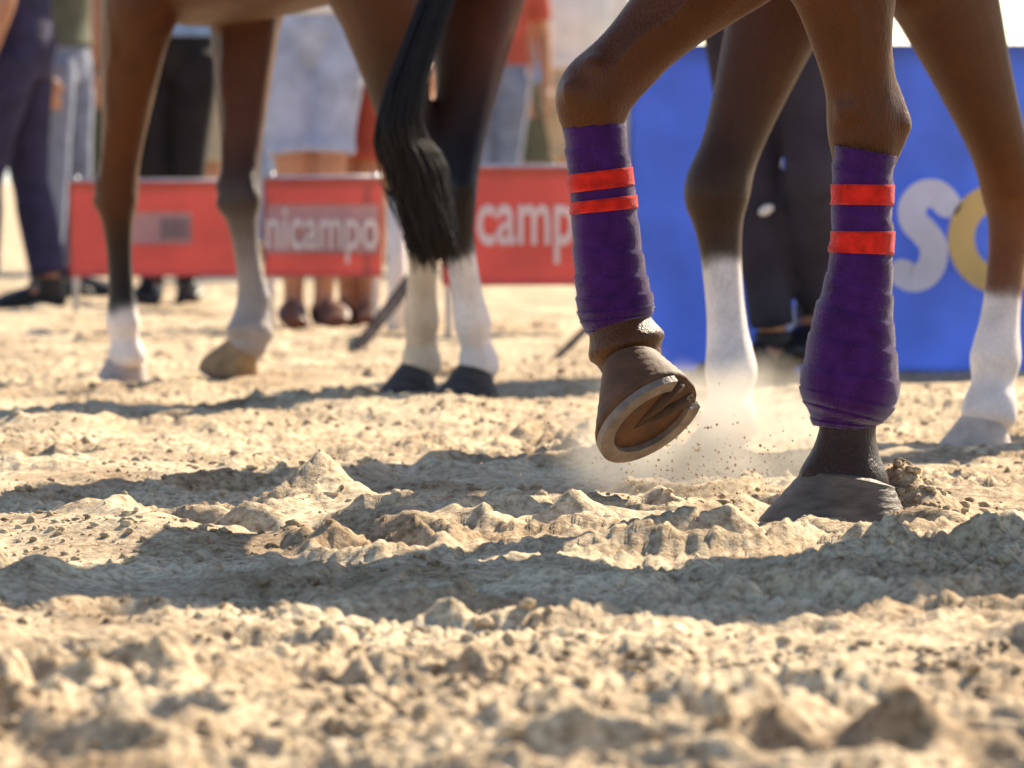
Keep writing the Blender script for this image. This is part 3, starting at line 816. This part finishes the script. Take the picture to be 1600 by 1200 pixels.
person((x, y), -HALF * 1.1, 'bare legged person in brick red shorts behind the centre banner, by the post', M_RSHORT, M_SKYC, M_SANDAL, True, h=1.66, group=G,
       legs={'r': ((.05, .02, .49), (.045, -.03, .09), (.06, .13, .035)), 'l': ((-.05, .03, .49), (-.04, .0, .09), (-.06, .16, .035))})
x, y = pos(1216, 596)
r3, L3 = person((x, y), math.radians(-118), 'person in charcoal trousers walking before the blue banner, one knee bent', M_CHAR, M_CHAR, M_SHOE, group=G, h=1.78,
       slim=.74, legs={'r': ((.05, .03, .49), (.02, -.02, .09), (.04, .12, .035)), 'l': ((-.11, .04, .47), (-.03, -.14, .16), (-.04, -.02, .07))})

# spectators further back, seen over the banners
def spectator(src, px, D, label, mats, turn=0.0):
    xx = (px - 800) / FPX * D
    c = src.copy(); COL.objects.link(c); c.location = (xx, D, gz(xx, D)); c.rotation_euler = (0, 0, turn)
    c['label'] = label; c['group'] = 'spectators further back over the red banners'
    for ch in src.children:
        k = ch.copy(); COL.objects.link(k); k.parent = c
        nm = ch.name.split('.')[0]
        if nm in mats:
            k.material_slots[0].link = 'OBJECT'; k.material_slots[0].material = mats[nm]
    return c
M_TAN = mat_simple('beige cotton', (0.42, 0.33, 0.22), 0.9, 0.2, 14.0)
M_GREEN = mat_simple('green cotton', (0.07, 0.16, 0.09), 0.9, 0.2, 14.0)
for (src, px, D, label, mats, tn) in (
        (PEOPLE[4], 330, 27.5, 'spectator in beige shorts over the joint of the left banners', {'shorts': M_TAN, 'shirt': M_GREEN}, .2),
        (PEOPLE[2], 415, 29.0, 'spectator in pale blue trousers above the left end of the centre banner', {'trousers': M_SHORTS, 'shirt': M_WHITEC}, -.2),
        (PEOPLE[3], 598, 30.5, 'spectator in white shorts above the right end of the centre banner', {'shorts': M_WHITEC, 'shirt': M_NAVY}, .3),
        (PEOPLE[2], 768, 27.0, 'spectator in denim trousers right of the black tail, over the banner', {'trousers': M_DENIM, 'shirt': M_RSHORT}, .15),
        (PEOPLE[4], 832, 30.0, 'spectator in olive shorts over the letters of the right banner', {'shorts': M_OLIVE, 'shirt': M_SKYC}, -.25),
        (PEOPLE[3], 902, 28.0, 'spectator in beige shorts left of the lifted knee', {'shorts': M_TAN, 'shirt': M_WHITEC}, .1),
        (PEOPLE[2], 158, 31.0, 'spectator in olive trousers behind the lone foreleg', {'trousers': M_OLIVE, 'shirt': M_TAN}, .1)):
    spectator(src, px, D, label, mats, tn)

# ------------------------------------------------------------------ banners
def sheet(name, x0, x1, z0, z1, mat, parent, yoff=0.0, th=0.006, wave=0.006, nx=40, nz=10, seed=1):
    """a hung sheet with thickness, gentle waves; local coordinates"""
    xs = np.linspace(x0, x1, nx); zs = np.linspace(z0, z1, nz)
    XX, ZZ = np.meshgrid(xs, zs)
    yy = wave * fbm(XX.ravel() + 5, ZZ.ravel() * .4, 4, 2, seed)
    a = np.stack([XX.ravel(), yy + yoff, ZZ.ravel()], 1); b = a + np.array([0, th, 0])
    V = np.concatenate([a, b]); n = nx * nz
    ii = np.arange(n).reshape(nz, nx)
    f1 = np.stack([ii[:-1, :-1], ii[:-1, 1:], ii[1:, 1:], ii[1:, :-1]], -1).reshape(-1, 4)
    Fc = [f1, f1[:, ::-1] + n]
    for e in (ii[0, :][::-1], ii[-1, :], ii[:, 0], ii[:, -1][::-1]):
        Fc.append(np.stack([e[:-1], e[1:], e[1:] + n, e[:-1] + n], 1)[:, ::-1])
    return link(name, np_mesh(name, V, np.concatenate(Fc)), mat, parent)
def post(parent, x, y, z0, z1, r, mat, name='post'):
    bm = bmesh.new(); tube(bm, [(x, y, z0), (x, y, z1)], [r, r], (1, 0, 0), 14)
    return link(name, bm_mesh(name, bm), mat, parent)
def rod(parent, a, b, r, mat, name):
    bm = bmesh.new(); tube(bm, [a, b], [r, r], (1, 0, 0), 12)
    return link(name, bm_mesh(name, bm), mat, parent)
def lettering(text, parent, x0, x1, z0, z1, y, mat, offset=0.0):
    c = bpy.data.curves.new('lettering', 'FONT'); c.body = text; c.size = 1; c.extrude = 0.004; c.offset = offset; c.resolution_u = 4
    o = bpy.data.objects.new('tmp', c); COL.objects.link(o)
    dg = bpy.context.evaluated_depsgraph_get(); dg.update()
    me = bpy.data.meshes.new_from_object(o.evaluated_get(dg)); bpy.data.objects.remove(o)
    n = len(me.vertices); co = np.empty(n * 3, np.float32); me.vertices.foreach_get('co', co); co = co.reshape(-1, 3)
    mn, mx = co.min(0), co.max(0)
    out = np.empty_like(co)
    out[:, 0] = x0 + (co[:, 0] - mn[0]) / (mx[0] - mn[0]) * (x1 - x0)
    out[:, 2] = z0 + (co[:, 1] - mn[1]) / (mx[1] - mn[1]) * (z1 - z0)
    out[:, 1] = y - co[:, 2]
    me.vertices.foreach_set('co', out.ravel())
    return link('lettering', me, mat, parent)
def ribbon(name, pts, wid, y, mat, parent, th=0.004, closed=False):
    """a flat stroke with round ends in the x-z plane"""
    bm = bmesh.new()
    P2 = [Vector((p[0], p[1])) for p in pts]; n = len(P2)
    L_, R_ = [], []
    for i, p in enumerate(P2):
        a = P2[(i - 1) % n] if closed else P2[max(i - 1, 0)]; b = P2[(i + 1) % n] if closed else P2[min(i + 1, n - 1)]
        t = (b - a).normalized(); nn = Vector((-t.y, t.x)); wi = wid[i] if hasattr(wid, '__len__') else wid
        L_.append(p + nn * wi / 2); R_.append(p - nn * wi / 2)
    if closed: loop = None
    def cap(p, t, wi):
        ang = math.atan2(t.y, t.x)
        return [p + Vector((math.cos(ang + HALF - math.pi * q / 8), math.sin(ang + HALF - math.pi * q / 8))) * wi / 2 for q in range(1, 8)]
    fr, bk = [], []
    if closed:
        quads = [(L_[i], L_[(i + 1) % n], R_[(i + 1) % n], R_[i]) for i in range(n)]
    else:
        quads = [(L_[i], L_[i + 1], R_[i + 1], R_[i]) for i in range(n - 1)]
    for q in quads:
        f = bm.faces.new([bm.verts.new((v.x, y, v.y)) for v in q])
    if not closed:
        w0 = wid[0] if hasattr(wid, '__len__') else wid; w1 = wid[-1] if hasattr(wid, '__len__') else wid
        e = [L_[-1]] + cap(P2[-1], (P2[-1] - P2[-2]).normalized(), w1) + [R_[-1]]
        bm.faces.new([bm.verts.new((v.x, y, v.y)) for v in e])
        e = [R_[0]] + cap(P2[0], (P2[0] - P2[1]).normalized(), w0) + [L_[0]]
        bm.faces.new([bm.verts.new((v.x, y, v.y)) for v in e])
    bmesh.ops.remove_doubles(bm, verts=bm.verts, dist=1e-5)
    bmesh.ops.recalc_face_normals(bm, faces=bm.faces)
    r = bmesh.ops.extrude_face_region(bm, geom=bm.faces[:])
    for v in [g_ for g_ in r['geom'] if isinstance(g_, bmesh.types.BMVert)]: v.co.y -= th
    return link(name, bm_mesh(name, bm, False), mat, parent)

def panel(pxl, pxr, D, label, rowt, rowb, w0, w1, seed, band=M_PALE):
    """red banner between two posts; rows in the photograph at distance D"""
    s = FPX / D; xc = ((pxl + pxr) / 2 - 800) / s
    root = empty('banner', (xc, D, 0)); tag(root, label, 'banner', 'red banners along the far side of the ring')
    X_ = lambda px: (px - 800) / s - xc
    Zr = lambda row: CAM_H - (row - HORIZON) / s
    sheet('banner_sheet', X_(pxl), X_(pxr), Zr(rowb), Zr(rowt), M_REDV, root, seed=seed)
    if band: sheet('printed_band', X_(pxl) + .01, X_(pxr) - .01, Zr(w1), Zr(w0), band, root, yoff=-.004, th=.003, seed=seed)
    post(root, X_(pxl) + .02, .04, -.15, Zr(rowt) + .02, .011, M_STEEL); post(root, X_(pxr) - .02, .04, -.15, Zr(rowt) + .02, .011, M_STEEL)
    rod(root, (X_(pxl), .024, Zr(rowt) + .002), (X_(pxr), .024, Zr(rowt) + .002), .009, M_STEEL, 'top_rail')
    return root, X_, Zr

# left panel
b1, X1, Z1 = panel(108, 402, 19.6, 'red banner with white band and grey lettering, leftmost, behind the lone foreleg', 284, 432, 331, 381, 1, None)
sheet('printed_band', X1(205), X1(300), Z1(381), Z1(331), M_PALE, b1, yoff=-.004, th=.003, seed=1)
lettering('BBS', b1, X1(252), X1(297), Z1(373), Z1(341), -.010, M_GREYP, 0.02)
# centre panel
b2, X2, Z2 = panel(412, 597, 17.4, 'red banner with a broad pale band of faded lettering, centre, above bare legs', 279, 432, 319, 396, 2)
lettering('nicampo', b2, X2(416), X2(592), Z2(412), Z2(324), -.010, M_WHITEV, 0.014)
post(b2, X2(621), -.12, -.12, Z2(296), .030, M_WPOST, 'thick_post')
# right panel
b3, X3, Z3 = panel(690, 965, 16.9, 'red banner with large white letters reading cam, between the two horses', 262, 446, 300, 392, 3, None)
lettering('nicampo', b3, X3(694), X3(938), Z3(412), Z3(296), -.010, M_WHITEV, 0.018)
# braces leaning to the ground
for k, (a, b, lab, rr) in enumerate(((P(640, 440, 16.6), P(541, 553, depth_of(553)), 'dark wooden brace slanting to the sand left of the white hind legs', .021),
                              (P(948, 478, 15.6), P(846, 573, depth_of(573)), 'thin dark brace slanting to the sand left of the lifted hoof', .012))):
    bm = bmesh.new()
    c = a.lerp(b, .5) + Vector((0, 0, -.012)); b.z = gz(b.x, b.y) - .02
    sp = spline([tuple(a), tuple(c), tuple(b)], 5)
    tube(bm, [Vector(q) - Vector((b.x, b.y, 0)) for q in sp], [rr * (1 - .3 * i / len(sp)) for i in range(len(sp))], (1, 0, 0), 12)
    o = link('brace', bm_mesh('brace', bm), M_WOODD, None, (b.x, b.y, 0)); tag(o, lab, 'brace')

# blue banner
Dq = 13.75; sq = FPX / Dq
xq = (1300 - 800) / sq
bq = empty('banner', (xq, Dq, 0)); tag(bq, 'blue banner with white S and yellow round letter, behind the bandaged leg', 'banner')
Xq = lambda px: (px - 800) / sq - xq
Zq = lambda row: CAM_H - (row - HORIZON) / sq
sheet('banner_sheet', Xq(985), Xq(1720), 0.0, .80, M_BLUEV, bq, wave=.024, nx=80, nz=16, seed=9)
for px in (985, 1352, 1720): post(bq, Xq(px), .05, -.15, .84, .016, M_STEEL)
S = [(1478, 318), (1462, 303), (1440, 304), (1424, 322), (1426, 345), (1442, 362), (1456, 382), (1456, 408), (1444, 428), (1424, 434), (1408, 426)]
S = spline(S, 4)
ribbon('letter', [(Xq(p[0]), Zq(p[1])) for p in S], 44 / sq, -.026, M_SW, bq)
ring = [(Xq(1562 + 62 * math.cos(t)), Zq(372 + 66 * math.sin(t))) for t in np.linspace(0, 2 * math.pi, 40, endpoint=False)]
ribbon('letter', ring, 42 / sq, -.026, M_SY, bq, closed=True)
A = spline([(1290, 395), (1268, 440), (1262, 490), (1270, 540)], 4)
ribbon('letter', [(Xq(p[0]), Zq(p[1])) for p in A], 44 / sq, -.026, M_SW, bq)
A = spline([(1228, 470), (1240, 520), (1262, 560)], 4)
ribbon('letter', [(Xq(p[0]), Zq(p[1])) for p in A], 16 / sq, -.032, M_SW, bq)

# white flash on the charcoal trousers
bm = bmesh.new(); mp = P(1197, 328, depth_of(596) - .095)
ball(bm, (0, 0, 0), (.020, .008, .012), 12)
o = link('trouser_badge', bm_mesh('badge', bm), M_WHITEC, r3, mp - r3.location); o.rotation_euler = (0, -.5, 0)

# ------------------------------------------------------------------ dust kicked up by the lifted hoof
bm = bmesh.new(); bmesh.ops.create_icosphere(bm, subdivisions=3, radius=1)
me = bm_mesh('dust_cloud', bm)
dm = bpy.data.materials.new('airborne dust'); dm.use_nodes = True
nt = dm.node_tree; N = nt.nodes; L = nt.links; N.remove(N['Principled BSDF'])
pv = N.new('ShaderNodeVolumePrincipled'); pv.inputs['Color'].default_value = (0.86, 0.76, 0.64, 1); pv.inputs['Anisotropy'].default_value = 0.2
tc = N.new('ShaderNodeTexCoord'); ln = N.new('ShaderNodeVectorMath'); ln.operation = 'LENGTH'; L.new(tc.outputs['Object'], ln.inputs[0])
mr = N.new('ShaderNodeMapRange'); mr.inputs[1].default_value = 1.0; mr.inputs[2].default_value = 0.1; mr.inputs[3].default_value = 0; mr.inputs[4].default_value = 1
L.new(ln.outputs['Value'], mr.inputs[0])
nz_ = N.new('ShaderNodeTexNoise'); nz_.inputs['Scale'].default_value = 1.6; nz_.inputs['Detail'].default_value = 4; L.new(tc.outputs['Object'], nz_.inputs['Vector'])
m1 = N.new('ShaderNodeMath'); m1.operation = 'MULTIPLY'; nr_ = N.new('ShaderNodeMapRange'); nr_.inputs[1].default_value = 0.42; nr_.inputs[2].default_value = 0.68
L.new(nz_.outputs['Fac'], nr_.inputs[0]); L.new(mr.outputs[0], m1.inputs[0]); L.new(nr_.outputs[0], m1.inputs[1])
m2 = N.new('ShaderNodeMath'); m2.operation = 'MULTIPLY'; m2.inputs[1].default_value = 12.0; L.new(m1.outputs[0], m2.inputs[0])
L.new(m2.outputs[0], pv.inputs['Density']); L.new(pv.outputs[0], N['Material Output'].inputs['Volume'])
c = P(1105, 670, 8.85)
o = link('dust_cloud', me, dm, None, (c.x, c.y, .085)); o.scale = (.27, .36, .15)
tag(o, 'pale dust hanging over the sand beside the lifted hoof', 'dust', kind='stuff')

# grains thrown up with the dust
ico = bmesh.new(); bmesh.ops.create_icosphere(ico, subdivisions=1, radius=1)
bv = np.array([v.co[:] for v in ico.verts]); bf = np.array([[v.index for v in f.verts] for f in ico.faces]); ico.free()
n = 420
cx = rng.normal(0.30, 0.11, n); cy = rng.normal(8.45, 0.14, n); cz = np.abs(rng.normal(0.0, 0.055, n)) + 0.02
rr = rng.uniform(0.0006, 0.0030, n) * rng.uniform(.4, 1, n)
V = (bv[None] * (1 + rng.uniform(-.35, .35, (n, len(bv), 1))) * rr[:, None, None] + np.stack([cx, cy, cz], 1)[:, None, :]).reshape(-1, 3)
F = (bf[None] + (np.arange(n) * len(bv))[:, None, None]).reshape(-1, 3)
tag(link('flying_sand', np_mesh('flying_sand', V, F), M_SAND), 'grains of sand thrown up below the lifted hoof', 'sand grains', kind='stuff')
